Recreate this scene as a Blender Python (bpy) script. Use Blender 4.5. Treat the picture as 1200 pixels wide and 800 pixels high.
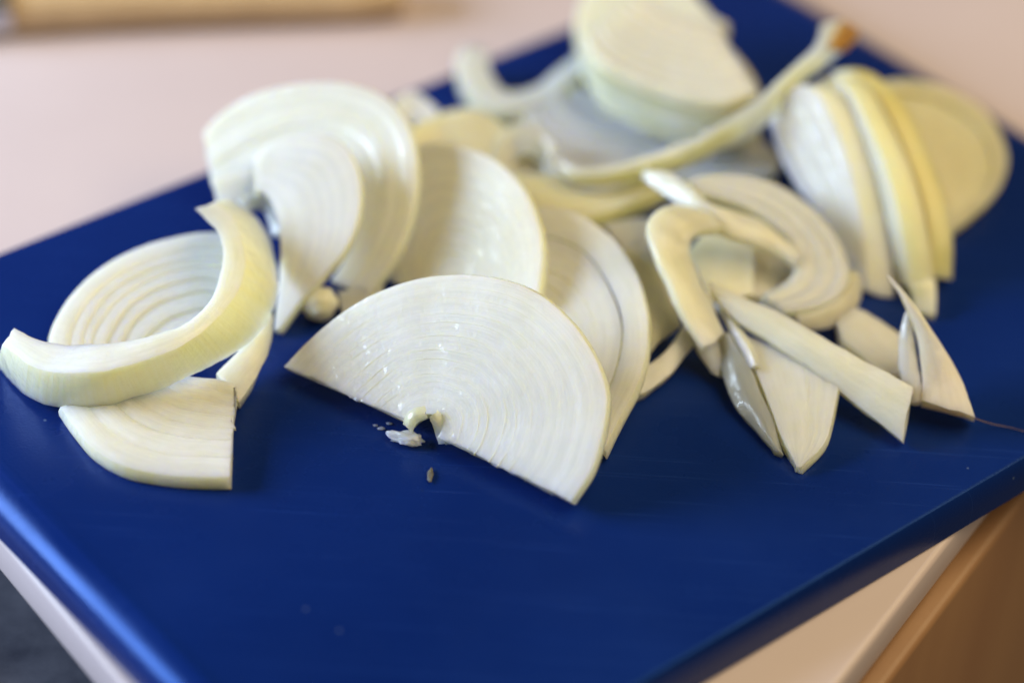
import bpy, bmesh, math, random
from mathutils import Vector, Matrix, noise

random.seed(7)
scene = bpy.context.scene
for o in list(bpy.data.objects):
    bpy.data.objects.remove(o)

# ------------------------------------------------------------------ camera
FPX = 2982.8                       # focal length in pixels of a 1200 x 800 frame
NRM = Vector((0.05107401, 0.78497742, 0.61741549)).normalized()   # board normal in camera space
CAM_H = 0.3784                     # camera height over the board top (m)
fy = Vector((0, 0, -1)); fy = (fy - NRM * fy.dot(NRM)).normalized()
fx = fy.cross(NRM)
ROT = Matrix((fx, fy, NRM))        # camera space -> world
_c = Vector((0, 0, -1)); _c = _c * (-CAM_H / NRM.dot(_c))
CAM = -(ROT @ _c)                  # world origin = board point in the middle of the frame
cam_d = bpy.data.cameras.new('camera'); cam = bpy.data.objects.new('camera', cam_d)
scene.collection.objects.link(cam); scene.camera = cam
cam.matrix_world = Matrix.Translation(CAM) @ ROT.to_4x4()
cam_d.sensor_width = 36; cam_d.lens = FPX * 36 / 1200
cam_d.clip_start = 0.01; cam_d.clip_end = 50
cam_d.dof.use_dof = True; cam_d.dof.aperture_fstop = 3.0; cam_d.dof.aperture_blades = 7

# ------------------------------------------------------------------ world, lamps, exposure
w = bpy.data.worlds.new('World'); scene.world = w; w.use_nodes = True
w.node_tree.nodes['Background'].inputs[0].default_value = (1.0, 0.90, 0.78, 1)
w.node_tree.nodes['Background'].inputs[1].default_value = 0.075

def area(name, loc, target, sx, sy, power, col):
    d = bpy.data.lights.new(name, 'AREA'); d.shape = 'RECTANGLE'; d.size = sx; d.size_y = sy
    d.energy = power; d.color = col
    o = bpy.data.objects.new(name, d); scene.collection.objects.link(o)
    o.location = loc
    o.rotation_euler = (Vector(target) - Vector(loc)).to_track_quat('-Z', 'Y').to_euler()
    return o
area('window_light', (-0.86, 0.04, 0.34), (0, 0, 0.01), 0.54, 0.40, 15.5, (0.66, 0.81, 1.0))
area('ceiling_lamp', (0.62, -0.05, 1.00), (0.08, 0, 0), 1.0, 1.0, 14.5, (1.0, 0.79, 0.45))

vs = scene.view_settings
vs.view_transform = 'Standard'; vs.look = 'None'; vs.exposure = 0.14; vs.gamma = 1.0
scene.render.engine = 'CYCLES'
scene.cycles.max_bounces = 24; scene.cycles.diffuse_bounces = 18; scene.cycles.glossy_bounces = 4; scene.cycles.transmission_bounces = 12

# ------------------------------------------------------------------ helpers
def ray(px, py):
    return ROT @ Vector((px - 600, -(py - 400), -FPX))
def at(px, py, h=0.0):             # point at height h (cm over the board) seen at px, py
    r = ray(px, py); return CAM + r * ((h * 0.01 - CAM.z) / r.z)
class Plane:
    def __init__(s, a, b, c):
        s.p = at(*a); s.n = (at(*b) - s.p).cross(at(*c) - s.p).normalized()
        if s.n.dot(CAM - s.p) < 0: s.n = -s.n
    def at(s, px, py):
        r = ray(px, py); return CAM + r * ((s.p - CAM).dot(s.n) / r.dot(s.n))
cam_d.dof.focus_distance = (ROT.transposed() @ (at(560, 508, 0.4) - CAM)).z * -1

def catmull(P, n, u0=0.0, u1=1.0):
    if len(P) == 2:
        P = [P[0], (P[0] + P[1]) / 2, P[1]]
    Q = [P[0] * 2 - P[1]] + list(P) + [P[-1] * 2 - P[-2]]
    D = []
    for i in range(1, len(Q) - 2):
        p0, p1, p2, p3 = Q[i - 1:i + 3]
        for k in range(16):
            t = k / 16
            D.append(0.5 * ((2 * p1) + (p2 - p0) * t + (2 * p0 - 5 * p1 + 4 * p2 - p3) * t * t + (3 * p1 - p0 - 3 * p2 + p3) * t ** 3))
    D.append(P[-1].copy())
    L = [0.0]
    for i in range(1, len(D)): L.append(L[-1] + (D[i] - D[i - 1]).length)
    out = []; j = 0
    for k in range(n):
        s = L[-1] * (u0 + (u1 - u0) * k / (n - 1))
        while j < len(D) - 2 and L[j + 1] < s: j += 1
        seg = L[j + 1] - L[j]
        f = (s - L[j]) / seg if seg > 1e-12 else 0
        out.append(D[j].lerp(D[j + 1], min(max(f, 0), 1)))
    return out

def link(o, parent=None):
    scene.collection.objects.link(o)
    if parent: o.parent = parent
    return o
def tag(o, label, cat, group=None, kind=None):
    if label: o['label'] = label
    if cat: o['category'] = cat
    if group: o['group'] = group
    if kind: o['kind'] = kind
    return o

def sweep_mesh(P0, P1, P2, P3, rc=0.0003, crown=0.0, bulge=0.0, wob=0.00012, seed=0.0, prof=None, rag=0.0008):
    """closed solid swept along four corner curves: P0 inner top, P1 outer top, P2 outer bottom, P3 inner bottom"""
    n = len(P0); me = bpy.data.meshes.new('onion'); bm = bmesh.new()
    uvl = bm.loops.layers.uv.new('UV'); cl = bm.verts.layers.float_color.new('zone')
    rings = []; ulen = 0.0
    off = Vector((seed * 3.1, seed * 1.7, seed))
    info = {}
    for i in range(n):
        c = [P0[i], P1[i], P2[i], P3[i]]
        if i: ulen += (P1[i] - P1[i - 1]).length
        pts = []
        nt = ((P0[i] + P1[i]) - (P2[i] + P3[i])); nt = nt.normalized() if nt.length > 1e-9 else Vector((0, 0, 1))
        ot = ((P1[i] + P2[i]) - (P0[i] + P3[i])); ot = ot.normalized() if ot.length > 1e-9 else Vector((1, 0, 0))
        for k in range(4):
            a, b, d = c[k - 1], c[k], c[(k + 1) % 4]
            e1 = a - b; e2 = d - b
            r1 = min(rc, e1.length * 0.33); r2 = min(rc, e2.length * 0.33)
            q1 = b + e1.normalized() * r1 if e1.length > 1e-9 else b.copy()
            q2 = b + e2.normalized() * r2 if e2.length > 1e-9 else b.copy()
            qm = (q1 + q2) * 0.18 + b * 0.64
            side = {0: (0, 0), 1: (0, 1), 2: (1, 1), 3: (1, 0)}[k]
            # zone: r = across 0 outer .. 1 inner, g = outer membrane, b = inner membrane
            if k == 0: z = [(1, 0, 1), (1, 0, .5), (.95, 0, 0)]
            elif k == 1: z = [(.05, 0, 0), (0, .5, 0), (0, 1, 0)]
            elif k == 2: z = [(0, 1, 0), (0, .5, 0), (.05, 0, 0)]
            else: z = [(.95, 0, 0), (1, 0, .5), (1, 0, 1)]
            pts += [(q1, z[0]), (qm, z[1]), (q2, z[2])]
            # mid points of the edge k -> k+1
            if k == 0:
                if prof:                      # ring relief from inner to outer edge: (fraction, lift, place within the ring)
                    for f, dz, zr in prof[i]:
                        pts.append((b.lerp(d, f) + nt * dz, (zr, 0, 0)))
                else:
                    for f in (0.3, 0.5, 0.7):
                        p = b.lerp(d, f) + nt * crown * (1 - (2 * f - 1) ** 2)
                        pts.append((p, (1 - f, 0, 0)))
            elif k == 1:
                for f in (0.33, 0.67):
                    pts.append((b.lerp(d, f) + ot * bulge, (0, 1, 0)))
            elif k == 2:
                pts.append((b.lerp(d, 0.5), (.5, 0, 0)))
            elif k == 3:
                pts.append((b.lerp(d, 0.5) + ot * bulge * 0.6, (1, 0, 1)))
        ring = []
        for p, z in pts:
            if wob:
                s = p * 170 + off
                p = p + Vector((noise.noise(s), noise.noise(s + Vector((9, 0, 0))), noise.noise(s + Vector((0, 9, 0))))) * wob * 1.6
                s = p * 700 + off
                p = p + (nt * noise.noise(s) + ot * noise.noise(s + Vector((4, 4, 4)))) * (wob * 0.45)
            v = bm.verts.new(p); v[cl] = (z[0], z[1], z[2], 1); ring.append(v); info[v] = ulen
        rings.append(ring)
    m = len(rings[0])
    for i in range(n - 1):
        for k in range(m):
            bm.faces.new((rings[i][k], rings[i][(k + 1) % m], rings[i + 1][(k + 1) % m], rings[i + 1][k]))
    for ring, tt in ((rings[0], P1[0] - P1[1]), (rings[-1], P1[-1] - P1[-2])):
        tt = tt.normalized() if tt.length > 1e-9 else Vector((0, 0, 0))
        for v in ring:
            v.co += tt * (noise.noise(v.co * 620 + off) * rag + noise.noise(v.co * 1500 + off) * rag * .5)
    for ring in (rings[0], rings[-1]):
        cen = Vector((0, 0, 0))
        for v in ring: cen += v.co
        cv = bm.verts.new(cen / m); cv[cl] = (.5, 0, 0, 1); info[cv] = info[ring[0]]
        for k in range(m):
            bm.faces.new((ring[k], ring[(k + 1) % m], cv))
    bmesh.ops.recalc_face_normals(bm, faces=bm.faces)
    for f in bm.faces:
        f.smooth = True
        for l in f.loops:
            l[uvl].uv = (info[l.vert] * 100, l.vert[cl][0] + 2 * l.vert[cl][1] + 4 * l.vert[cl][2])
    bm.to_mesh(me); bm.free()
    me.set_sharp_from_angle(angle=math.radians(50))
    return me

def rebase(me, base):
    me.transform(Matrix.Translation(-base))
def lowest(mes):
    vs_ = [v.co for me in mes for v in me.vertices]
    z = min(v.z for v in vs_); c = sum((v for v in vs_), Vector()) / len(vs_)
    return Vector((c.x, c.y, z))

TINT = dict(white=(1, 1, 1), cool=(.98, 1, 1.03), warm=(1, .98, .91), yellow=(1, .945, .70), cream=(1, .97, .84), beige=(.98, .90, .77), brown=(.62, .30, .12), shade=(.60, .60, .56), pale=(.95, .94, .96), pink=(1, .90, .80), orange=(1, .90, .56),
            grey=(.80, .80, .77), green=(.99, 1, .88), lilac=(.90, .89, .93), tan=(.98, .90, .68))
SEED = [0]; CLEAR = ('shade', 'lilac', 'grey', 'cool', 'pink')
def finish(name, label, meshes, tint, group, cat='onion', kinds=None):
    base = lowest(meshes); t = TINT[tint]
    if len(meshes) == 1:
        o = bpy.data.objects.new(name, meshes[0]); rebase(meshes[0], base); o.location = base; link(o)
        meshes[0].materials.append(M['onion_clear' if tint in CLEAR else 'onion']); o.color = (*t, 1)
    else:
        o = bpy.data.objects.new(name, None); o.empty_display_size = 0.01; o.location = base; link(o)
        for q_, me in enumerate(meshes):
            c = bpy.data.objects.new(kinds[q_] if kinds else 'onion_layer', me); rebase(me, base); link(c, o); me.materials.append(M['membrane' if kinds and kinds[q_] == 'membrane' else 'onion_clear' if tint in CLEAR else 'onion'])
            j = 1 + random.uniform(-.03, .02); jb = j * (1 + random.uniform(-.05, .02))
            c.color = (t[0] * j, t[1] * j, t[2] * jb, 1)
    return tag(o, label, cat, group)

def strip(label, A, B, T=0.3, E=None, plane=None, tint='white', n=36, name='onion_strip', group='loose onion strips', make=True,
          crown=0.015, bulge=0.02, wob=0.022, rc=0.016, Tend=None):
    """band between pixel curves A (outer) and B (inner); points (px, py, h cm) or (px, py) on a plane"""
    SEED[0] += 1
    f = (lambda p: plane.at(*p)) if plane else (lambda p: at(*p))
    a = catmull([f(p) for p in A], n); b = catmull([f(p) for p in B], n)
    P2 = []; P3 = []
    for i in range(n):
        t = T + ((Tend if Tend is not None else T) - T) * i / (n - 1)
        if E: e = Vector(E) * 0.01 * (t / T)
        else:
            i0, i1 = max(i - 2, 0), min(i + 2, n - 1)
            N = (a[i1] - a[i0] + b[i1] - b[i0]).cross(b[i] - a[i])
            N = N.normalized() if N.length > 1e-12 else Vector((0, 0, 1))
            if N.dot(CAM - a[i]) < 0: N = -N
            e = -N * t * 0.01
        P2.append(a[i] + e); P3.append(b[i] + e)
    me = sweep_mesh(b, a, P2, P3, rc=rc * 0.01, crown=crown * 0.01, bulge=bulge * 0.01, wob=wob * 0.01, seed=SEED[0])
    if not make: return me
    return finish(name, label, [me], tint, group)

def bar(label, P0, P1, P2, n=60, tint='white', name='onion_strip', group='loose onion strips', bulge=.05, depth=0.9, make=True, rc=0.026, wob=0.024):
    """ring segment given by inner-top, outer-top and outer-bottom curves"""
    SEED[0] += 1
    a = catmull([at(*p) for p in P0], n); b = catmull([at(*p) for p in P1], n); c = catmull([at(*p) for p in P2], n)
    d = [a[i] + (c[i] - b[i]) * depth for i in range(n)]
    me = sweep_mesh(a, b, c, d, rc=rc * 0.01, crown=0.025 * 0.01, bulge=bulge * 0.01, wob=wob * 0.01, seed=SEED[0])
    if not make: return me
    return finish(name, label, [me], tint, group)

def slice_(label, plane, O, I, n=8, T=0.35, E=None, tint='white', ns=64, gap=0.001, bowl=0.0, trim=0.012, jig=0.002, make=True,
           name='onion_slice', group='onion slices in the pile', crown=0.001, rc=0.012, fr=None, warp=0.09, wave=0.02, split=(), gaps=None, sep=0):
    """half-ring slice: nested layers between outer curve O and inner curve I (pixels on a plane)"""
    o3 = [plane.at(*p) for p in O]
    if isinstance(I, tuple):
        cx, cy, s = I; c = plane.at(cx, cy); i3 = [c + (p - c) * s for p in o3]
    else: i3 = [plane.at(*p) for p in I]
    N = plane.n
    if fr is None:
        ws = [random.uniform(.55, 1.5) for _ in range(n)]; tot = sum(ws); fr = [0]
        for w_ in ws: fr.append(fr[-1] + w_ / tot)
    n = len(fr) - 1; mes = []; kinds = []
    fl = Vector((len(label) * 1.3, 0, 0)); wsd = Vector((len(label), len(label) * 2.3, 0))
    e = Vector(E) * 0.01 if E else -N * T * 0.01
    def border(k, u):
        w_ = noise.noise(Vector((u * 4.5, k * 3.7, 0)) + fl) * wave if 0 < k < n else 0
        return fr[k] + w_
    lift = [random.uniform(-jig, jig) for _ in range(n)]
    def solid(k0, k1, outer, u0, u1):
        """one body from ring border k0 to k1"""
        SEED[0] += 1
        a0 = catmull(o3, ns, u0, u1); b0 = catmull(i3, ns, u0, u1); A, B, prof = [], [], []
        for i in range(ns):
            u = i / (ns - 1); d = b0[i] - a0[i]; L = max(d.length, 1e-6)
            gs = sum(gv * min(1, max(0, (u - us) / (ue - us))) for kk, us, ue, gv in split if kk == k0)
            f0 = border(k0, u) + ((gap + gs + (gaps[k0] if gaps else 0)) * 0.01 / L if k0 else 0); f1 = border(k1, u) - (gap * 0.01 / L if k1 < n else 0)
            dz = [(lift[k] - bowl * (fr[k] + fr[k + 1]) / 2) * 0.01 for k in range(n)]
            base = dz[k0]
            pa = a0[i] + d * f0; pb = a0[i] + d * f1
            A.append(pa + N * (base + noise.noise(pa * 38 + wsd) * warp * 0.01)); B.append(pb + N * (dz[k1 - 1] + noise.noise(pb * 38 + wsd) * warp * 0.01))
            if k1 - k0 > 1:
                row = []
                span = max(f1 - f0, 1e-6)
                for k in range(k1 - 1, k0 - 1, -1):      # inner -> outer
                    fa, fb = border(k, u), border(k + 1, u)
                    lo = max(fa, f0); hi = min(fb, f1); w_ = hi - lo
                    dl_ = min(0.012 * 0.01 / L, w_ * .12)
                    for q_, zr, cr in ((hi - dl_, .97, 0), (hi - w_ * .22, .78, 1), (lo + w_ * .5, .5, 1.3), (lo + w_ * .22, .22, 1), (lo + dl_, .03, 0)):
                        f = 1 - (q_ - f0) / span
                        if 0.004 < f < 0.996:
                            ref = dz[k1 - 1] + (base - dz[k1 - 1]) * f
                            row.append((f, dz[k] - ref + cr * crown * 0.01, zr))
                prof.append(row)
        if prof:
            m_ = min(len(q_) for q_ in prof); prof = [q_[:m_] if len(q_) > m_ else q_ for q_ in prof]
        return sweep_mesh(B, A, [p + e for p in A], [p + e for p in B], rc=rc * 0.01, bulge=(0.05 if outer else 0.0) * 0.01, crown=crown * 0.01, wob=0.00006, seed=len(label), prof=prof or None)
    def tr(): return random.uniform(0, trim), 1 - random.uniform(0, trim)
    sep = min(sep, n)
    for k in range(sep):
        mes.append(solid(k, k + 1, k == 0, *tr())); kinds.append('onion_layer')
    if sep < n:
        ue = tr()
        mes.append(solid(sep, n, sep == 0, *ue)); kinds.append('flesh')
        for k in range(sep + 1, n):                    # thin skins between the rings, just proud of the cut face
            SEED[0] += 1
            a0 = catmull(o3, ns, *ue); b0 = catmull(i3, ns, *ue); A, B = [], []
            for i in range(ns):
                u = i / (ns - 1); d = b0[i] - a0[i]; L = max(d.length, 1e-6); f = border(k, u); hw = 0.0038 * 0.01 / L * (1 + .6 * noise.noise(Vector((u * 9, k, 1))))
                z_ = (lift[k] + lift[k - 1]) / 2 - bowl * fr[k] + 0.0010 + .002 * noise.noise(Vector((u * 7, k * 2.7, 2)) + fl)
                for lst, ff in ((A, f - hw), (B, f + hw)):
                    p = a0[i] + d * ff; lst.append(p + N * (z_ * 0.01 + noise.noise(p * 38 + wsd) * warp * 0.01))
            en = e.normalized() * 0.0009
            mes.append(sweep_mesh(B, A, [p + en for p in A], [p + en for p in B], rc=0.00004, wob=0.00006, seed=len(label))); kinds.append('membrane')
    if not make: return mes
    return finish(name, label, mes, tint, group, kinds=kinds)

# ------------------------------------------------------------------ materials
M = {}
def mat(name):
    m = bpy.data.materials.new(name); m.use_nodes = True; M[name] = m
    nt = m.node_tree; return m, nt, nt.nodes['Principled BSDF']
def node(nt, t, **kw):
    n = nt.nodes.new(t)
    for k, v in kw.items(): setattr(n, k, v)
    return n
def mixc(nt, fac, a, b, blend='MIX'):
    n = nt.nodes.new('ShaderNodeMix'); n.data_type = 'RGBA'; n.blend_type = blend
    for i, v in ((0, fac), (6, a), (7, b)):
        if hasattr(v, 'default_value') or hasattr(v, 'is_output'): nt.links.new(v, n.inputs[i])
        else: n.inputs[i].default_value = v
    return n.outputs[2]
def ramp(nt, fac, *stops):
    r = nt.nodes.new('ShaderNodeValToRGB'); nt.links.new(fac, r.inputs[0])
    while len(r.color_ramp.elements) < len(stops): r.color_ramp.elements.new(0.5)
    for e, (p, c) in zip(r.color_ramp.elements, stops):
        e.position = p; e.color = c if len(c) == 4 else (*c, 1)
    return r.outputs[0]
def noise_tex(nt, vec, scale, detail=4, rough=0.55):
    n = nt.nodes.new('ShaderNodeTexNoise'); n.inputs['Scale'].default_value = scale
    n.inputs['Detail'].default_value = detail; n.inputs['Roughness'].default_value = rough
    if vec is not None: nt.links.new(vec, n.inputs['Vector'])
    return n.outputs['Fac']
def mapping(nt, vec, sc, rot=(0, 0, 0)):
    m = nt.nodes.new('ShaderNodeMapping'); m.inputs['Scale'].default_value = sc; m.inputs['Rotation'].default_value = rot
    nt.links.new(vec, m.inputs['Vector']); return m.outputs[0]

def make_onion(mname, sscale, sweight, trans, clear):
    m, nt, b = mat(mname)
    at_ = node(nt, 'ShaderNodeAttribute', attribute_name='zone')
    sep = node(nt, 'ShaderNodeSeparateColor'); nt.links.new(at_.outputs['Color'], sep.inputs[0])
    uv = node(nt, 'ShaderNodeUVMap', uv_map='UV').outputs[0]
    tc = node(nt, 'ShaderNodeTexCoord').outputs['Object']
    oi = node(nt, 'ShaderNodeObjectInfo')
    # cut face: pale with a lighter membrane line at each layer edge, greyer flesh between
    flesh = ramp(nt, sep.outputs[0], (0.0, (.97, .97, .92)), (0.14, (.955, .955, .92)), (0.40, (.89, .895, .875)), (0.7, (.915, .92, .90)), (0.88, (.955, .955, .92)), (1.0, (.97, .97, .925)))
    streak = noise_tex(nt, mapping(nt, uv, (1.1, 9, 1)), 1.0, 5)
    cells = noise_tex(nt, tc, 900, 3)
    flesh = mixc(nt, 0.26, flesh, ramp(nt, streak, (0.3, (.62, .63, .58)), (0.7, (1, 1, .97))), 'MULTIPLY')
    # membranes: yellow green with fine veins running along the layer
    vein = noise_tex(nt, mapping(nt, uv, (9, 2.2, 1)), 1.0, 4)
    mem = ramp(nt, vein, (0.3, (.95, .91, .60)), (0.7, (.97, .955, .76)))
    patch = noise_tex(nt, tc, 42, 2)
    mem = mixc(nt, ramp(nt, patch, (0.42, (0, 0, 0)), (0.66, (.8, .8, .8))), mem, (.90, .95, .80, 1))
    inn = mixc(nt, 0.3, mem, (.85, .85, .78, 1))
    c1 = mixc(nt, sep.outputs[1], flesh, mem)
    c2 = mixc(nt, sep.outputs[2], c1, inn)
    blotch = noise_tex(nt, tc, 95, 3)
    c3 = mixc(nt, 0.5, c2, ramp(nt, blotch, (0.32, (.90, .88, .80)), (0.68, (1, 1, 1))), 'MULTIPLY')
    c4 = mixc(nt, 1.0, c3, oi.outputs['Color'], 'MULTIPLY')
    nt.links.new(c4, b.inputs['Base Color'])
    b.inputs['Subsurface Weight'].default_value = sweight
    b.inputs['Subsurface Radius'].default_value = (1.0, 0.87, 0.45)
    b.inputs['Subsurface Scale'].default_value = sscale
    b.inputs['IOR'].default_value = 1.38
    b.inputs['Coat Weight'].default_value = 0.8; b.inputs['Coat Roughness'].default_value = 0.10; b.inputs['Coat IOR'].default_value = 1.33
    b.inputs['Transmission Weight'].default_value = clear
    und = noise_tex(nt, tc, 260, 2)
    cb = node(nt, 'ShaderNodeBump'); cb.inputs['Strength'].default_value = 0.6; cb.inputs['Distance'].default_value = 0.0012
    nt.links.new(und, cb.inputs['Height']); nt.links.new(cb.outputs[0], b.inputs['Coat Normal'])
    tr = node(nt, 'ShaderNodeBsdfTranslucent'); nt.links.new(mixc(nt, 1.0, c4, (1.0, .95, .66, 1), 'MULTIPLY'), tr.inputs['Color'])
    mx = node(nt, 'ShaderNodeMixShader'); mx.inputs[0].default_value = trans
    nt.links.new(b.outputs[0], mx.inputs[1]); nt.links.new(tr.outputs[0], mx.inputs[2])
    nt.links.new(mx.outputs[0], nt.nodes['Material Output'].inputs['Surface'])
    ro = node(nt, 'ShaderNodeMapRange'); nt.links.new(blotch, ro.inputs[0])
    ro.inputs[3].default_value = 0.24; ro.inputs[4].default_value = 0.46; nt.links.new(ro.outputs[0], b.inputs['Roughness'])
    bp = node(nt, 'ShaderNodeBump'); bp.inputs['Strength'].default_value = 0.4; bp.inputs['Distance'].default_value = 0.0004
    h1 = node(nt, 'ShaderNodeMath', operation='ADD'); h0 = node(nt, 'ShaderNodeMath', operation='MULTIPLY'); nt.links.new(streak, h0.inputs[0]); h0.inputs[1].default_value = 0.35; nt.links.new(h0.outputs[0], h1.inputs[0]); nt.links.new(cells, h1.inputs[1])
    hv = node(nt, 'ShaderNodeMath', operation='MULTIPLY'); nt.links.new(vein, hv.inputs[0]); nt.links.new(sep.outputs[1], hv.inputs[1])
    h2 = node(nt, 'ShaderNodeMath', operation='MULTIPLY_ADD'); nt.links.new(hv.outputs[0], h2.inputs[0]); h2.inputs[1].default_value = 1.5; nt.links.new(h1.outputs[0], h2.inputs[2])
    nt.links.new(h2.outputs[0], bp.inputs['Height']); nt.links.new(bp.outputs[0], b.inputs['Normal'])
make_onion('onion', 0.0080, 1.0, .06, .24); make_onion('onion_clear', 0.0080, 1.0, .06, .40); make_onion('membrane', 0.0001, 0.0, .15, 0.0)

def make_board_mat():
    m, nt, b = mat('blue_plastic')
    tc = node(nt, 'ShaderNodeTexCoord').outputs['Object']
    big = noise_tex(nt, tc, 14, 4)
    base = ramp(nt, big, (0.3, (.0024, .0135, .108)), (0.7, (.0034, .018, .136)))
    # faint knife scratches in two directions, pale juice specks
    sc = None
    for rot, s in ((0.5, 1.0), (1.9, 0.8), (1.1, 1.3)):
        n1 = noise_tex(nt, mapping(nt, tc, (14 * s, 900 * s, 1), (0, 0, rot)), 1.0, 2)
        n2 = ramp(nt, n1, (0.66, (0, 0, 0)), (0.74, (1, 1, 1)))
        sc = n2 if sc is None else mixc(nt, 1.0, sc, n2, 'ADD')
    sc2 = node(nt, 'ShaderNodeMath', operation='MULTIPLY'); nt.links.new(sc, sc2.inputs[0]); sc2.inputs[1].default_value = 0.5
    c = mixc(nt, sc2.outputs[0], base, (.009, .034, .20, 1))
    v = node(nt, 'ShaderNodeTexVoronoi'); v.inputs['Scale'].default_value = 260; nt.links.new(tc, v.inputs['Vector'])
    vs_ = node(nt, 'ShaderNodeSeparateColor'); nt.links.new(v.outputs['Color'], vs_.inputs[0])
    rare = node(nt, 'ShaderNodeMath', operation='GREATER_THAN'); nt.links.new(vs_.outputs[0], rare.inputs[0]); rare.inputs[1].default_value = 0.975
    near = node(nt, 'ShaderNodeMath', operation='LESS_THAN'); nt.links.new(v.outputs['Distance'], near.inputs[0]); near.inputs[1].default_value = 0.10
    sp = node(nt, 'ShaderNodeMath', operation='MULTIPLY'); nt.links.new(rare.outputs[0], sp.inputs[0]); nt.links.new(near.outputs[0], sp.inputs[1])
    sp2 = node(nt, 'ShaderNodeMath', operation='MULTIPLY'); nt.links.new(sp.outputs[0], sp2.inputs[0]); sp2.inputs[1].default_value = 0.45
    c = mixc(nt, sp2.outputs[0], c, (.13, .19, .30, 1))
    nt.links.new(c, b.inputs['Base Color'])
    smear = noise_tex(nt, tc, 32, 5, 0.6)
    r = node(nt, 'ShaderNodeMapRange'); nt.links.new(smear, r.inputs[0]); r.inputs[1].default_value = .3; r.inputs[2].default_value = .7
    r.inputs[3].default_value = .18; r.inputs[4].default_value = .38; nt.links.new(r.outputs[0], b.inputs['Roughness'])
    b.inputs['Specular Tint'].default_value = (.05, .28, 1, 1); b.inputs['Specular IOR Level'].default_value = .36
    bp = node(nt, 'ShaderNodeBump'); bp.inputs['Strength'].default_value = 0.25; bp.inputs['Distance'].default_value = 0.0002
    fine = noise_tex(nt, tc, 1500, 3)
    ad = node(nt, 'ShaderNodeMath', operation='SUBTRACT'); nt.links.new(fine, ad.inputs[0]); nt.links.new(sc2.outputs[0], ad.inputs[1])
    nt.links.new(ad.outputs[0], bp.inputs['Height']); nt.links.new(bp.outputs[0], b.inputs['Normal'])
make_board_mat()

def simple(name, c1, c2, scale, rough, stretch=(1, 1, 1), bump=0.0, r2=None):
    m, nt, b = mat(name)
    tc = node(nt, 'ShaderNodeTexCoord').outputs['Object']
    v = mapping(nt, tc, stretch)
    f = noise_tex(nt, v, scale, 6, 0.6)
    nt.links.new(ramp(nt, f, (0.3, c1), (0.7, c2)), b.inputs['Base Color'])
    rr = node(nt, 'ShaderNodeMapRange'); nt.links.new(noise_tex(nt, tc, scale * 2.3, 3), rr.inputs[0])
    rr.inputs[3].default_value = rough; rr.inputs[4].default_value = r2 if r2 is not None else rough * 1.3
    nt.links.new(rr.outputs[0], b.inputs['Roughness'])
    if bump:
        bp = node(nt, 'ShaderNodeBump'); bp.inputs['Strength'].default_value = bump; bp.inputs['Distance'].default_value = 0.0005
        nt.links.new(f, bp.inputs['Height']); nt.links.new(bp.outputs[0], b.inputs['Normal'])
    return b
simple('white_laminate', (.52, .435, .455), (.56, .475, .495), 9, .36)
simple('edge_band', (.70, .62, .52), (.76, .68, .58), 30, .4)
simple('brown_wood', (.25, .13, .065), (.32, .18, .09), 22, .42, (1, 1, .12), .1)
simple('handle_wood', (.46, .32, .18), (.62, .45, .26), 40, .45, (1, .12, 1), .15)
simple('slate', (.040, .045, .070), (.13, .135, .175), 60, .45)
b_ = simple('steel', (.55, .55, .58), (.62, .62, .66), 80, .25); b_.inputs['Metallic'].default_value = 1.0
simple('seed_skin', (.07, .07, .07), (.12, .115, .10), 400, .6)
simple('root_fibre', (.16, .10, .06), (.22, .14, .09), 400, .6)

# ------------------------------------------------------------------ setting
BT = 1.08                                        # board thickness, cm
def prism(name, pts, z0, z1, material, bevel=0.0, seg=4, parent=None):
    """pts: world xy list; z in m"""
    c = sum((Vector((p[0], p[1], 0)) for p in pts), Vector()) / len(pts); c.z = z0
    bm = bmesh.new()
    lo = [bm.verts.new((p[0] - c.x, p[1] - c.y, 0)) for p in pts]
    hi = [bm.verts.new((p[0] - c.x, p[1] - c.y, z1 - z0)) for p in pts]
    k = len(pts); bm.faces.new(lo); bm.faces.new(hi)
    for i in range(k): bm.faces.new((lo[i], lo[(i + 1) % k], hi[(i + 1) % k], hi[i]))
    bmesh.ops.recalc_face_normals(bm, faces=bm.faces)
    if bevel:
        bmesh.ops.bevel(bm, geom=list(bm.edges), offset=bevel, segments=seg, profile=0.5, affect='EDGES')
    me = bpy.data.meshes.new(name)
    for f in bm.faces: f.smooth = True
    bm.to_mesh(me); bm.free(); me.set_sharp_from_angle(angle=math.radians(35)); me.materials.append(M[material])
    o = bpy.data.objects.new(name, me); o.location = c if not parent else c - parent.location
    return link(o, parent)

zc = -BT - 0.005                                 # counter top height in cm
# counter: front edge on the right, cut-out edge on the left over a lower dark surface
c1, c2 = at(1139, 599, zc), at(984, 800, zc); s1, s2 = at(0, 632, zc), at(105, 757, zc)
cd = (c2 - c1).normalized(); sd = (s2 - s1).normalized()
def isect(p, d, q, e):
    t = ((q.x - p.x) * e.y - (q.y - p.y) * e.x) / (d.x * e.y - d.y * e.x); return p + d * t
K = isect(c1, cd, s1, sd)
farR = c1 - cd * 0.9; farL = s1 - sd * 0.55
back = Vector((farR.x, farR.y, 0)); 
pts = [(K.x, K.y), (farR.x, farR.y), (farL.x + 0.15, farR.y + 0.25), (farL.x - 0.35, farL.y + 0.55), (farL.x, farL.y)]
TH = 0.0115
top = prism('countertop', pts, zc * 0.01 - TH, zc * 0.01, 'white_laminate', 0.0016, 3)
tag(top, None, None, kind='structure')
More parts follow.
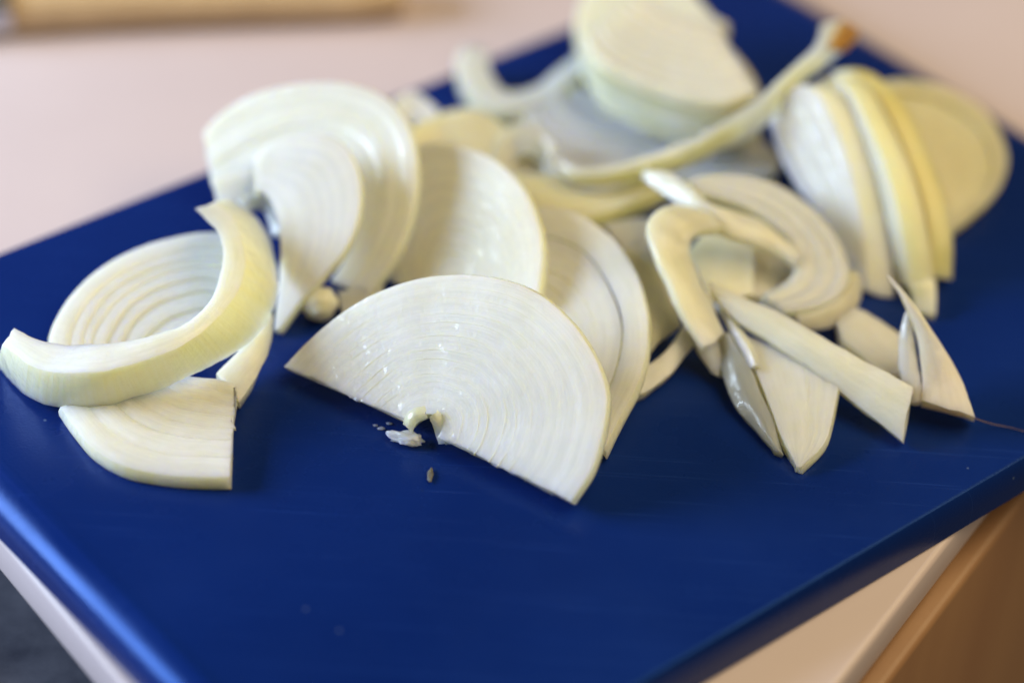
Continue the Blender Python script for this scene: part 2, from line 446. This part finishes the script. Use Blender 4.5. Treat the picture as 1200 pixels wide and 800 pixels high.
# cabinet under the front edge: recessed gap, drawer front with a rounded upper edge
nrm = Vector((cd.y, -cd.x, 0)); nrm = nrm if nrm.dot(c1 - Vector((0, 0.1, 0))) > 0 else -nrm
zb = zc * 0.01 - TH
cab = bpy.data.objects.new('cabinet', None); cab.location = Vector((K.x, K.y, zb - 0.30)); link(cab)
tag(cab, 'brown wooden cabinet under the white countertop edge', 'cabinet')
a, b = K - cd * 0.03, farR
q = lambda p, d: (p.x + nrm.x * d, p.y + nrm.y * d)
prism('carcass', [q(a, -0.10), q(b, -0.10), q(b, -0.012), q(a, -0.012)], zb - 0.30, zb - 0.0005, 'brown_wood', 0.001, 2, cab)
prism('drawer_front', [q(a, -0.011), q(b, -0.011), q(b, 0.004), q(a, 0.004)], zb - 0.28, zb - 0.0025, 'brown_wood', 0.002, 3, cab)
# dark lower surface left of the counter
ns_ = Vector((sd.y, -sd.x, 0)); ns_ = ns_ if ns_.dot(Vector((-1, -1, 0))) > 0 else -ns_
zl = zb - 0.022
a, b = K - sd * 0.005, farL
low = prism('lower_counter', [q_ for q_ in ((a.x - ns_.x * .05, a.y - ns_.y * .05), (b.x - ns_.x * .05, b.y - ns_.y * .05), (b.x + ns_.x * .5, b.y + ns_.y * .5), (a.x + ns_.x * .5, a.y + ns_.y * .5))], zl - 0.02, zl, 'slate', 0.001, 2)
tag(low, None, None, kind='structure')

# ------------------------------------------------------------------ cutting board (30 x 20 cm)
cor = [at(-195, 367), at(872, -54), at(1517, 331), at(401, 978)]
ctr = sum(cor, Vector()) / 4
dl = ((cor[1] - cor[0]) + (cor[2] - cor[3])).normalized(); ds = Vector((dl.y, -dl.x, 0))
HX, HY = 0.151, 0.101
bpts = [ctr + dl * (sx * HX) + ds * (sy * HY) for sx, sy in ((-1.016, -1), (1, -1), (1, 1.06), (-1.016, 1.06))]
bm = bmesh.new(); loops = []; H_ = BT * 0.01; rs, rl, rv = 0.0095, 0.0022, 0.0068      # edge rounding: short ends, long sides, drop
prof_ = [(0.0006, 0.0006, 0.0), (0.0, 0.0, 0.0006)] + [(rs * (1 - math.cos(a_)), rl * (1 - math.cos(a_)), H_ - rv + rv * math.sin(a_)) for a_ in [k_ * math.pi / 24 for k_ in range(13)]]
for is_, il_, z_ in prof_:
    loops.append([])
    for sx, sy in ((-1, -1), (1, -1), (1, 1), (-1, 1)):
        ex = (HX * (1.028 if sx < 0 else 1) - is_) * sx; ey = (HY * (1.06 if sy > 0 else 1) - il_) * sy
        p = dl * ex + ds * ey; loops[-1].append(bm.verts.new((p.x, p.y, z_)))
for a_, b_2 in zip(loops, loops[1:]):
    for k in range(4): bm.faces.new((a_[k], a_[(k + 1) % 4], b_2[(k + 1) % 4], b_2[k]))
bm.faces.new(loops[0]); bm.faces.new(loops[-1]); bmesh.ops.recalc_face_normals(bm, faces=bm.faces)
for f in bm.faces: f.smooth = len(f.verts) == 4 and f.calc_area() < 0.004
me = bpy.data.meshes.new('cutting_board'); bm.to_mesh(me); bm.free(); me.set_sharp_from_angle(angle=math.radians(40)); me.materials.append(M['blue_plastic'])
board = link(bpy.data.objects.new('cutting_board', me)); board.location = (ctr.x, ctr.y, -H_)
tag(board, 'dark blue plastic cutting board under the sliced onion', 'cutting board')

# ------------------------------------------------------------------ wooden handled knife lying on the counter behind the board
def lathe_rect(name, p, q_, w, h, material, parent, ex=3.2, taper=None, n=24):
    """rounded bar from p to q_, superellipse section w x h"""
    d = (q_ - p); L = d.length; d.normalize(); s = Vector((-d.y, d.x, 0)); bm = bmesh.new(); rings = []
    for i in range(n + 1):
        t = i / n; sc = taper(t) if taper else 1.0
        r = []
        for k in range(20):
            a_ = 2 * math.pi * k / 20; ca, sa = math.cos(a_), math.sin(a_)
            x = math.copysign(abs(ca) ** (2 / ex), ca) * w / 2 * sc; z = math.copysign(abs(sa) ** (2 / ex), sa) * h / 2 * sc
            r.append(bm.verts.new(p + d * L * t + s * x + Vector((0, 0, z + h / 2)) - (parent.location if parent else Vector())))
        rings.append(r)
    for i in range(n):
        for k in range(20): bm.faces.new((rings[i][k], rings[i][(k + 1) % 20], rings[i + 1][(k + 1) % 20], rings[i + 1][k]))
    bm.faces.new(rings[0]); bm.faces.new(rings[-1]); bmesh.ops.recalc_face_normals(bm, faces=bm.faces)
    me = bpy.data.meshes.new(name)
    for f in bm.faces: f.smooth = True
    bm.to_mesh(me); bm.free(); me.set_sharp_from_angle(angle=math.radians(40)); me.materials.append(M[material])
    return link(bpy.data.objects.new(name, me), parent)
kp, kq = at(16, 24, zc), at(470, 8, zc)
kn = bpy.data.objects.new('kitchen_knife', None); kn.location = (kp + kq) / 2; link(kn)
tag(kn, 'tan wooden handled knife lying on the white counter beyond the board', 'knife')
kd = (kq - kp).normalized()
lathe_rect('handle', kp, kq, 0.024, 0.0135, 'handle_wood', kn, 3.0, lambda t: 1.0 - 0.22 * max(0, (t - .82) / .18) ** 2 - .06 * math.sin(t * math.pi))
lathe_rect('bolster', kp - kd * 0.016, kp - kd * 0.0002, 0.026, 0.0150, 'steel', kn, 3.0)
ks = Vector((-kd.y, kd.x, 0)); pa = kp - kd * 0.0162
prism('blade', [((pa + ks * 0.012).x, (pa + ks * 0.012).y), ((pa - ks * 0.014).x, (pa - ks * 0.014).y),
                ((pa - kd * 0.13 - ks * 0.012).x, (pa - kd * 0.13 - ks * 0.012).y), ((pa - kd * 0.17 + ks * 0.010).x, (pa - kd * 0.17 + ks * 0.010).y)],
      kp.z + 0.006, kp.z + 0.008, 'steel', 0.0003, 1, kn)

# ------------------------------------------------------------------ onion pile
G1 = 'onion slices in the pile'; G2 = 'loose onion strips'
# A: big half slice in front
pA = Plane((332, 432, .42), (668, 588, .42), (600, 328, 3.0))
sliceA = slice_('big white half-moon onion slice with notched core leaning forward on the board', pA,
       [(332, 430), (365, 395), (410, 360), (465, 334), (520, 322), (580, 326), (630, 344), (668, 376), (695, 415), (709, 455), (708, 492), (701, 525), (690, 556), (668, 588)],
       (497, 503, .10), n=12, T=.38, trim=.006, ns=100, sep=0, split=((1, .90, 1, .07), (2, .94, 1, .03), (5, .97, 1, .05), (1, .12, 0, .03)))
# B
slice_('upright half slice with yellow shaded flank between the big front slice and curved white stack',
       Plane((462, 325, .25), (625, 380, 1.0), (530, 170, 2.3)),
       [(458, 330), (450, 290), (455, 235), (472, 190), (500, 168), (540, 170), (580, 188), (612, 220), (630, 260), (635, 300), (630, 345), (622, 380)],
       (540, 375, .12), n=9, T=.36, tint='warm')
# C
slice_('slice with loosened outer ring tucked behind the right flank of the big front slice',
       Plane((700, 540, .3), (600, 430, .4), (690, 258, 1.75)),
       [(590, 268), (620, 247), (650, 244), (684, 254), (717, 278), (743, 315), (757, 360), (758, 405), (748, 447), (728, 487), (706, 532)],
       (600, 435, .15), n=8, T=.38, tint='white', fr=[0, .22, .33, .45, .56, .68, .8, .9, 1], gaps=[0, .035, 0, 0, 0, 0, 0, 0], sep=1)
# D
slice_('outer curved rings of a stacked white slice arching over the far left of the board',
       Plane((405, 338, .3), (390, 97, 3.2), (240, 163, 1.6)),
       [(236, 160), (256, 136), (292, 113), (340, 100), (392, 96), (436, 106), (464, 126), (480, 156), (487, 196), (484, 240), (468, 288), (448, 322), (428, 348)],
       [(247, 220), (275, 208), (302, 194), (335, 176), (370, 172), (400, 182), (416, 202), (422, 230), (420, 260), (410, 290), (399, 312), (386, 330)],
       n=5, T=.4, tint='white', trim=.03, jig=.02)
slice_('bright white crescent slice with fanned lower tip in front of the arching rings',
       Plane((322, 386, .25), (412, 250, 2.15), (300, 190, 2.4)),
       [(292, 192), (316, 166), (352, 158), (392, 164), (412, 184), (421, 216), (418, 256), (400, 296), (376, 324), (348, 356), (324, 388)],
       [(292, 226), (302, 222), (315, 232), (324, 252), (328, 280), (328, 310), (326, 340), (320, 386)],
       n=6, T=.34, tint='white', trim=.03)
strip('short pale ring stub poking out left of the white crescent slice', [(247, 210, 1.7), (270, 203, 1.8), (300, 198, 1.9)], [(256, 238, 1.3), (276, 236, 1.4), (300, 228, 1.5)], T=.35, tint='white')
strip('small bluish inner curl under the white crescent slice', [(282, 234, 1.6), (300, 226, 1.6), (316, 232, 1.5), (326, 250, 1.3), (328, 270, 1.1)], [(290, 250, 1.3), (302, 245, 1.3), (311, 250, 1.2), (315, 262, 1.1), (317, 276, .9)], T=.3, tint='cool')
# E
e1 = bar(None,
    [(230, 246, 2.5), (250, 266, 2.45), (261, 296, 2.35), (252, 341, 2.2), (225, 373, 2.1), (180, 393, 2.0), (112, 403, 1.7), (54, 400, 1.4), (16, 384, 1.3)],
    [(252, 236, 2.4), (274, 256, 2.35), (287, 296, 2.25), (279, 341, 2.1), (243, 384, 2.0), (189, 415, 1.85), (112, 436, 1.6), (45, 432, 1.3), (2, 402, 1.2)],
    [(272, 234, 1.9), (307, 262, 1.5), (326, 319, 1.1), (321, 362, .95), (288, 405, .85), (225, 440, .75), (157, 467, .6), (90, 479, .4), (34, 466, .15), (0, 432, .05)],
    n=90, make=False, depth=.62)
finish('onion_strip', 'thick glossy C-shaped outer onion ring lying at the left end of the pile', [e1], 'white', G2)
slice_('bowl-shaped slice showing sunken rings inside the C-shaped outer ring',
       Plane((56, 405, .5), (252, 272, 1.3), (225, 410, .55)),
       [(60, 425), (58, 392), (73, 358), (104, 323), (148, 296), (198, 279), (252, 272), (290, 282), (305, 305)], (228, 402, .14), n=7, T=.4, bowl=.34, tint='white',
       fr=[0, .17, .26, .35, .46, .58, .75, 1], crown=.02, jig=.012)
slice_('flat ridged slice with straight cut end sticking out below the C-shaped ring',
       Plane((80, 490, .42), (270, 556, .42), (270, 450, .62)),
       [(70, 476), (86, 500), (108, 526), (144, 546), (189, 555), (235, 558), (271, 558)], [(215, 438), (228, 440), (240, 441), (252, 442), (260, 444), (268, 446), (277, 450)],
       n=7, T=.42, trim=.008, tint='white', fr=[0, .2, .38, .52, .65, .77, .89, 1], jig=.018, crown=.035)
strip('dull yellow wedge slanting down beside the C-shaped ring toward the front slice', [(320, 368, .95), (292, 398, .8), (255, 436, .55)], [(321, 396, .55), (304, 436, .45), (282, 470, .35)], T=.3, tint='warm', n=24)

# H: far pile
slice_('broad slice standing at the back of the far stack against the board edge',
       Plane((682, 75, 1.5), (790, -35, 2.4), (888, 100, 1.9)),
       [(690, 95), (678, 60), (674, 30), (682, 0), (705, -25), (745, -40), (795, -30), (820, 0), (838, 20), (853, 27), (846, 44), (866, 68), (886, 96), (892, 120)], (790, 100, .12), n=7, T=.5, tint='warm', trim=.0)
FT = [(686, 45), (696, 67), (722, 85), (759, 102), (804, 116), (849, 121), (886, 108)]
FI = [(745, -10), (765, 0), (780, 10), (795, 16), (810, 20), (825, 24), (838, 26)]
for q_, (lab, tn) in enumerate((('top slice of the far stack with pinkish cut face', 'beige'), ('second slice from the top of the far stack with yellowish rim', 'yellow'),
                                ('third slice from the top of the far stack with pale green rim', 'green'), ('lowest slice of the far stack resting on the grey lilac rings', 'cream'))):
    dy = q_ * 15.5; dx = (0, 3, -1, 6)[q_]; h = 2.45 - q_ * .36
    slice_(lab, Plane((696, 68 + dy, h), (849, 122 + dy, h + .02), (780, 15 + dy, h + .80 - .24 * q_)),
           [(x + dx, y + dy) for x, y in FT], [(x + dx, y + dy) for x, y in FI], n=7, E=(0, -.03, -.27), tint=tn, trim=.0, crown=.035, jig=.02, group='far stack of onion slices')
slice_('grey lilac fan of thin rings lying under the far stack',
       Plane((612, 130, .5), (900, 200, .55), (760, 120, .9)),
       [(612, 125), (622, 158), (650, 185), (690, 202), (750, 209), (815, 208), (870, 207), (905, 202), (914, 182)],
       [(675, 95), (690, 105), (705, 112), (720, 116), (750, 118), (790, 118), (820, 120), (840, 120), (860, 118)], n=7, T=.40, tint='pale', trim=.05, jig=.07, sep=7, gap=.02)
strip('pale hook-shaped strip curling over the far board edge left of the far stack',
      [(543, 54, .9), (534, 68, .8), (537, 86, .7), (546, 105, .6), (566, 123, .55), (596, 129, .55), (628, 122, .6), (654, 106, .8), (678, 87, 1.0), (702, 63, 1.4)],
      [(572, 57, .9), (572, 70, .8), (575, 84, .7), (585, 100, .6), (597, 106, .6), (612, 105, .6), (634, 96, .7), (657, 77, .9), (680, 60, 1.1), (706, 36, 1.5)], T=.5, E=(0, 0, -.5), tint='cool', n=60)
hm = bar(None,
    [(962, 29, 4.0), (953, 54, 3.8), (922, 85, 3.5), (884, 119, 3.0), (848, 142, 2.7), (794, 168, 2.2), (741, 187, 1.9), (695, 194, 1.7), (666, 190, 1.6), (652, 176, 1.6)],
    [(984, 26, 3.9), (970, 55, 3.65), (933, 93, 3.3), (894, 125, 2.85), (848, 154, 2.5), (794, 181, 2.05), (739, 199, 1.75), (698, 206, 1.55), (664, 201, 1.45), (650, 183, 1.45)],
    [(1006, 34, 3.6), (990, 58, 3.4), (942, 97, 3.05), (905, 141, 2.45), (850, 176, 2.0), (796, 200, 1.6), (747, 215, 1.3), (700, 225, 1.05), (662, 214, 1.1), (642, 190, 1.2)],
    n=80, make=False, rc=.015, bulge=0)
tip = strip(None, [(987, 24, 3.98), (981, 40, 3.87), (972, 56, 3.75)], [(1008, 35, 3.66), (1001, 49, 3.55), (990, 62, 3.43)], T=.08, make=False, n=14, rc=.02)
ho = finish('onion_strip', 'long curved yellow strip with browned tip lying across the back of the pile', [hm, tip], 'cream', G2)
tp = [c for c in ho.children if c.data == tip][0]; tp.name = 'browned_tip'; tp.color = (.66, .30, .10, 1); tp['label'] = 'orange brown dried end of the strip'
strip('thin pale loop strip hooking under the left end of the long yellow strip',
      [(634, 158, 1.2), (643, 186, 1.15), (664, 213, 1.1), (697, 224, 1.15), (735, 217, 1.3), (775, 201, 1.5)], [(645, 164, 1.3), (655, 188, 1.25), (672, 206, 1.2), (700, 215, 1.25), (735, 208, 1.4), (772, 194, 1.6)], T=.3, tint='warm', n=44)
slice_('flat layered slice with glossy yellow front rim just below the long curved strip',
       Plane((610, 230, .95), (750, 232, 1.05), (690, 200, 1.1)),
       [(592, 226), (625, 242), (668, 254), (710, 248), (750, 232), (790, 212)], [(600, 200), (640, 204), (680, 204), (720, 203), (750, 198), (778, 194)], n=4, E=(.03, 0, -.52), tint='yellow', jig=.04, trim=.02)
strip('wide yellow strip lying behind the yellow flanked half slice', [(476, 154, 1.2), (512, 134, 1.2), (542, 127, 1.2), (570, 132, 1.1), (592, 150, .9)], [(480, 178, .8), (515, 172, .8), (545, 176, .8), (566, 184, .7), (582, 188, .6)], T=.3, tint='tan', n=34)
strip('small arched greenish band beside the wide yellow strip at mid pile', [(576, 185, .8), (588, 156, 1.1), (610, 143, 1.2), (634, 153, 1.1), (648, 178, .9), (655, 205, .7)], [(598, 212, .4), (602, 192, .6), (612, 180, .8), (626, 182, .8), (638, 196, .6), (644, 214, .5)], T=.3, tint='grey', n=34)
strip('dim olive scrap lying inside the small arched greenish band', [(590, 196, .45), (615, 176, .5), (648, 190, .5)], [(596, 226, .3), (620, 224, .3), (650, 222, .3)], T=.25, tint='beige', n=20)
strip('pale curl end on the board behind the arching white rings', [(456, 122, .9), (484, 107, .9), (512, 126, .8)], [(472, 142, .6), (492, 142, .6), (512, 142, .6)], T=.3, tint='white', n=24)

# I: standing wedges on the right
slice_('thick standing wedge with bluish cut face, first of the leaning trio',
       Plane((1014, 340, .2), (956, 106, 3.3), (904, 145, 2.3)),
       [(912, 120), (933, 101), (957, 108), (984, 160), (1004, 232), (1013, 300), (1015, 343)], [(903, 140), (912, 178), (928, 212), (945, 237), (962, 260), (982, 294), (1000, 328)],
       n=6, E=(.70, .06, -.12), tint='white', trim=.0, ns=50, crown=.02, jig=.008)
slice_('thick standing wedge with creamy rim, middle of the leaning trio',
       Plane((1062, 337, .3), (1000, 118, 3.2), (960, 120, 2.5)),
       [(962, 92), (984, 95), (1004, 120), (1028, 168), (1048, 228), (1060, 288), (1065, 338)], [(955, 110), (965, 150), (985, 190), (1005, 230), (1020, 270), (1032, 302), (1044, 332)],
       n=6, E=(.66, .08, -.08), tint='cream', trim=.0, ns=50)
slice_('thick standing wedge with deep yellow rim, outermost of the leaning trio',
       Plane((1088, 325, .3), (1030, 118, 2.9), (985, 110, 2.4)),
       [(975, 84), (1000, 85), (1036, 122), (1066, 188), (1084, 240), (1091, 285), (1090, 326)], [(972, 104), (990, 135), (1010, 175), (1035, 215), (1055, 255), (1068, 292), (1076, 324)],
       n=5, E=(.6, .12, -.1), tint='orange', trim=.0, ns=50)
strip('small squared stub under the foot of the middle leaning wedge', [(1068, 330, .6), (1070, 350, .3), (1073, 364, .2)], [(1096, 328, .6), (1097, 350, .35), (1096, 368, .2)], T=.4, tint='yellow', n=16)
slice_('cupped tan slice lying behind the leaning trio near the far right board edge',
       Plane((1118, 268, .45), (1179, 190, .6), (1050, 94, 1.9)),
       [(1020, 130), (1022, 104), (1045, 93), (1080, 95), (1118, 108), (1156, 132), (1176, 166), (1180, 196), (1168, 224), (1146, 247), (1116, 270)], (1060, 215, .1), n=2, T=.4, bowl=.30, tint='tan', fr=[0, .13, 1])

# J: curls at the right middle
slice_('open C-shaped curl of two rings in front of the leaning trio',
       Plane((905, 355, .9), (993, 310, 1.1), (870, 215, 2.1)),
       [(805, 209), (835, 203), (877, 206), (916, 218), (951, 243), (979, 274), (993, 302), (995, 327), (979, 351), (951, 361), (917, 365)],
       [(820, 226), (848, 232), (878, 243), (903, 258), (922, 276), (932, 296), (932, 315), (918, 332), (891, 345)], n=2, T=.36, tint='cool', fr=[0, .28, .62, 1], trim=.02, jig=.02, crown=.03)
strip('flat band draped diagonally from the long strip over the open C-shaped curl',
      [(758, 200, 2.0), (786, 203, 2.2), (811, 225, 2.3), (839, 241, 2.2), (870, 250, 2.0), (900, 264, 1.8), (936, 294, 1.4)],
      [(752, 209, 1.8), (790, 237, 1.9), (825, 258, 1.9), (853, 274, 1.8), (884, 286, 1.6), (909, 296, 1.4), (934, 312, 1.2)], T=.24, tint='cream', n=44, crown=.07)
strip('glossy folded loop strip standing between the C-shaped curl and front slice',
      [(825, 408, .95), (807, 377, 1.3), (786, 331, 1.9), (769, 295, 2.3), (761, 271, 2.5), (764, 254, 2.6), (778, 243, 2.6), (800, 239, 2.3), (830, 247, 1.9), (858, 263, 1.6)],
      [(851, 391, .95), (833, 356, 1.3), (815, 314, 1.8), (808, 293, 2.1), (811, 279, 2.2), (822, 271, 2.2), (834, 268, 2.1), (846, 268, 1.9), (858, 272, 1.6), (868, 278, 1.4)], T=.21, tint='cream', n=60, crown=.08)
strip('warm yellow scrap seen through the folded loop strip', [(806, 292, .9), (836, 270, 1.1), (884, 284, 1.1)], [(832, 356, .6), (858, 350, .6), (884, 344, .6)], T=.3, tint='tan', n=24)
strip('tan scrap filling the hollow of the open C-shaped curl', [(872, 286, .9), (905, 290, .9), (934, 302, .8)], [(882, 350, .4), (905, 345, .4), (930, 330, .4)], T=.3, tint='beige', n=24)
strip('long straight cream strip slanting over the white wedge toward the board front',
      [(832, 330, 1.5), (867, 345, 1.45), (920, 370, 1.35), (976, 401, 1.25), (1025, 429, 1.1), (1069, 453, 1.0)],
      [(834, 346, 1.35), (857, 370, 1.2), (895, 394, 1.1), (948, 430, .9), (997, 468, .6), (1058, 517, .25)], T=.21, tint='cream', n=50, rc=.02, crown=.11)
slice_('white wedge slice with tapering layered tip under the long straight strip',
       Plane((937, 549, .2), (880, 400, .9), (980, 450, .75)),
       [(984, 436), (981, 462), (975, 492), (966, 520), (938, 549)], [(868, 388), (884, 430), (900, 470), (914, 508), (934, 546)], n=4, T=.35, tint='white', ns=30, fr=[0, .10, .22, .36, 1], trim=.015)
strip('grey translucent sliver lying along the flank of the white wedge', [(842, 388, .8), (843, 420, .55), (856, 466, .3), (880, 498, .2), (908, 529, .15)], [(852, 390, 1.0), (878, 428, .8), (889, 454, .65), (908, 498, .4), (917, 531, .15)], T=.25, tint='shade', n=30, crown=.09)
strip('short ragged stub under the end of the folded loop strip', [(812, 396, .7), (820, 416, .5), (833, 437, .3)], [(844, 394, .8), (844, 420, .6), (843, 442, .3)], T=.25, tint='beige', n=18)
strip('thin cream sliver beside the end of the folded loop strip', [(834, 352, 1.05), (852, 384, .95), (877, 431, .75)], [(850, 362, 1.15), (866, 392, 1.1), (886, 428, .9)], T=.2, tint='warm', n=20)
strip('beige ring end tucked under the open C-shaped curl', [(934, 370, .7), (965, 362, .75), (990, 344, .8), (1004, 318, .9)], [(938, 388, .35), (970, 384, .35), (1004, 362, .4), (1013, 332, .5)], T=.3, tint='beige', n=24)
strip('narrow curved strip on the board beside the loosened ring slice', [(730, 448, .45), (751, 431, .5), (772, 418, .55), (793, 398, .7), (804, 376, .9)], [(733, 470, .3), (760, 457, .32), (786, 438, .35), (808, 412, .5), (820, 394, .7)], T=.3, tint='warm', n=30)
strip('amber translucent panel standing between the loosened ring slice and folded loop', [(730, 288, 1.5), (760, 299, 1.4), (778, 322, 1.2), (793, 350, .9), (798, 382, .5)], [(740, 430, .4), (750, 425, .4), (758, 418, .4), (766, 410, .4), (773, 402, .4)], T=.25, tint='tan', n=26)
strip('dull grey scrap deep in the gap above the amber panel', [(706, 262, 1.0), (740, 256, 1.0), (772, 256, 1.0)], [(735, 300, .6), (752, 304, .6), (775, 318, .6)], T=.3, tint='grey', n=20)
strip('beige flat chunk on the board behind the long straight strip end', [(980, 368, .5), (1000, 361, .55), (1027, 372, .5), (1056, 391, .45)], [(985, 397, .4), (1006, 414, .4), (1032, 436, .4), (1056, 438, .4)], T=.38, tint='beige', n=20)

# leaf-like translucent triangle with a split leaflet
lm = [strip(None, [(1039, 321, 2.5), (1058, 352, 2.1), (1073, 388, 1.6), (1081, 440, 1.0), (1080, 470, .75)], [(1042, 322, 2.5), (1072, 357, 2.05), (1098, 396, 1.6), (1124, 438, 1.1), (1143, 488, .62)], T=.12, Tend=.55, E=(.02, .1, -.11), make=False, n=36, rc=.02, crown=.06),
      strip(None, [(1062, 364, 1.7), (1055, 388, 1.35), (1053, 416, 1.05), (1056, 446, .8), (1067, 472, .6)], [(1066, 370, 1.65), (1072, 398, 1.3), (1076, 430, 1.0), (1079, 452, .85), (1080, 470, .7)], T=.15, make=False, n=30, rc=.02, crown=.05)]
finish('onion_strip', 'pointed pinkish leaf-shaped sliver with a split leaflet beside the long straight strip', lm, 'pink', G2)

# core bead with a tail, crumbs, skin flake, root hair
def blob(name, label, c, r, tint, sq=(1, 1, 1), tail=None, cat='onion', mat_='onion', group=None):
    bm = bmesh.new(); bmesh.ops.create_icosphere(bm, subdivisions=4 if r > .002 else 3, radius=1.0)
    cl = bm.verts.layers.float_color.new('zone'); bm.loops.layers.uv.new('UV')
    for v in bm.verts:
        d = v.co.copy(); nz = noise.noise(d * 1.6 + c * 300) * (.16 if r > .004 else .5) + noise.noise(d * 4 + c * 300) * (.05 if r > .004 else .28)
        p = Vector((d.x * sq[0], d.y * sq[1], d.z * sq[2])) * r * (1 + nz)
        if tail:
            k = max(0, d.dot(tail.normalized())) ** 3; p += tail * k
        v.co = p; v[cl] = (.5, .25, 0, 1)
    zmin = min(v.co.z for v in bm.verts)
    for f in bm.faces: f.smooth = True
    me = bpy.data.meshes.new(name); bm.to_mesh(me); bm.free(); me.transform(Matrix.Translation((0, 0, -zmin)))
    me.materials.append(M[mat_]); o = bpy.data.objects.new(name, me); o.location = c; o.color = (*TINT[tint], 1); link(o)
    return tag(o, label, cat, group)
g = at(374, 376, 0)
blob('onion_core', 'small round yellowish onion core bead on the board left of the big front slice', Vector((g.x, g.y + .001, 0.0001)), .0043, 'cream', (1.05, 1, .95), None)
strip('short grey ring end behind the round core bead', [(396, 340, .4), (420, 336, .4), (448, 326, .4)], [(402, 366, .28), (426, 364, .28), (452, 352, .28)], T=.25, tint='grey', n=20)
g = at(480, 520, 0)
blob('onion_crumb', 'small pale onion crumb on the board below the notched core', Vector((g.x, g.y, 0.0001)), .0024, 'white', (1.15, .85, .5), Vector((-.0030, .0012, 0)), 'crumb')
g = at(504, 558, 0)
blob('skin_flake', 'tiny grey brown skin flake on the blue board before the front slice', Vector((g.x, g.y, 0.0001)), .0014, 'grey', (.5, 1.6, .22), None, 'flake', 'seed_skin')
for x, y, rr_ in ((447, 503, .0006), (456, 497, .0005), (462, 517, .0005), (440, 499, .0004)):
    g = at(x, y, 0)
    blob('onion_crumb', 'tiny pale onion speck beside the onion crumb below the notched core', Vector((g.x, g.y, 0.00005)), rr_, 'white', (1.5, .8, .4), None, 'crumb', group='tiny onion specks on the board')
for ca, cb in (([(477, 501, .62), (482, 489, .85), (497, 484, .95)], [(483, 507, .45), (489, 496, .62), (499, 490, .75)]),
               ([(504, 486, .85), (512, 494, .75), (519, 508, .52), (521, 521, .34)], [(505, 494, .62), (508, 502, .52), (511, 512, .38), (514, 519, .28)])):
    me = strip(None, ca, cb, T=.22, make=False, n=18, rc=.02, wob=.03)
    c = bpy.data.objects.new('inner_ring', me); rebase(me, sliceA.location); link(c, sliceA); me.materials.append(M['onion_clear']); c.color = (*TINT['green'], 1)
fp = catmull([at(1134, 486, .45), at(1148, 492, .35), at(1165, 497, .15), at(1185, 501, .06), at(1212, 508, .06), at(1240, 511, .06)], 30)
bm = bmesh.new(); rr = []
for i, p in enumerate(fp):
    rad = .00014 * (1 - .5 * i / 29); rr.append([bm.verts.new(p + Vector((0, math.cos(a_), math.sin(a_))) * rad) for a_ in (0, 1.571, 3.142, 4.712)])
for i in range(29):
    for k in range(4): bm.faces.new((rr[i][k], rr[i][(k + 1) % 4], rr[i + 1][(k + 1) % 4], rr[i + 1][k]))
bm.faces.new(rr[0]); bm.faces.new(rr[-1]); bmesh.ops.recalc_face_normals(bm, faces=bm.faces)
me = bpy.data.meshes.new('root_fibre'); bm.to_mesh(me); bm.free(); me.materials.append(M['root_fibre'])
base = lowest([me]); rebase(me, base); o = bpy.data.objects.new('root_fibre', me); o.location = base; link(o)
tag(o, 'thin brown root hair trailing from the leaf-shaped sliver over the board', 'root')
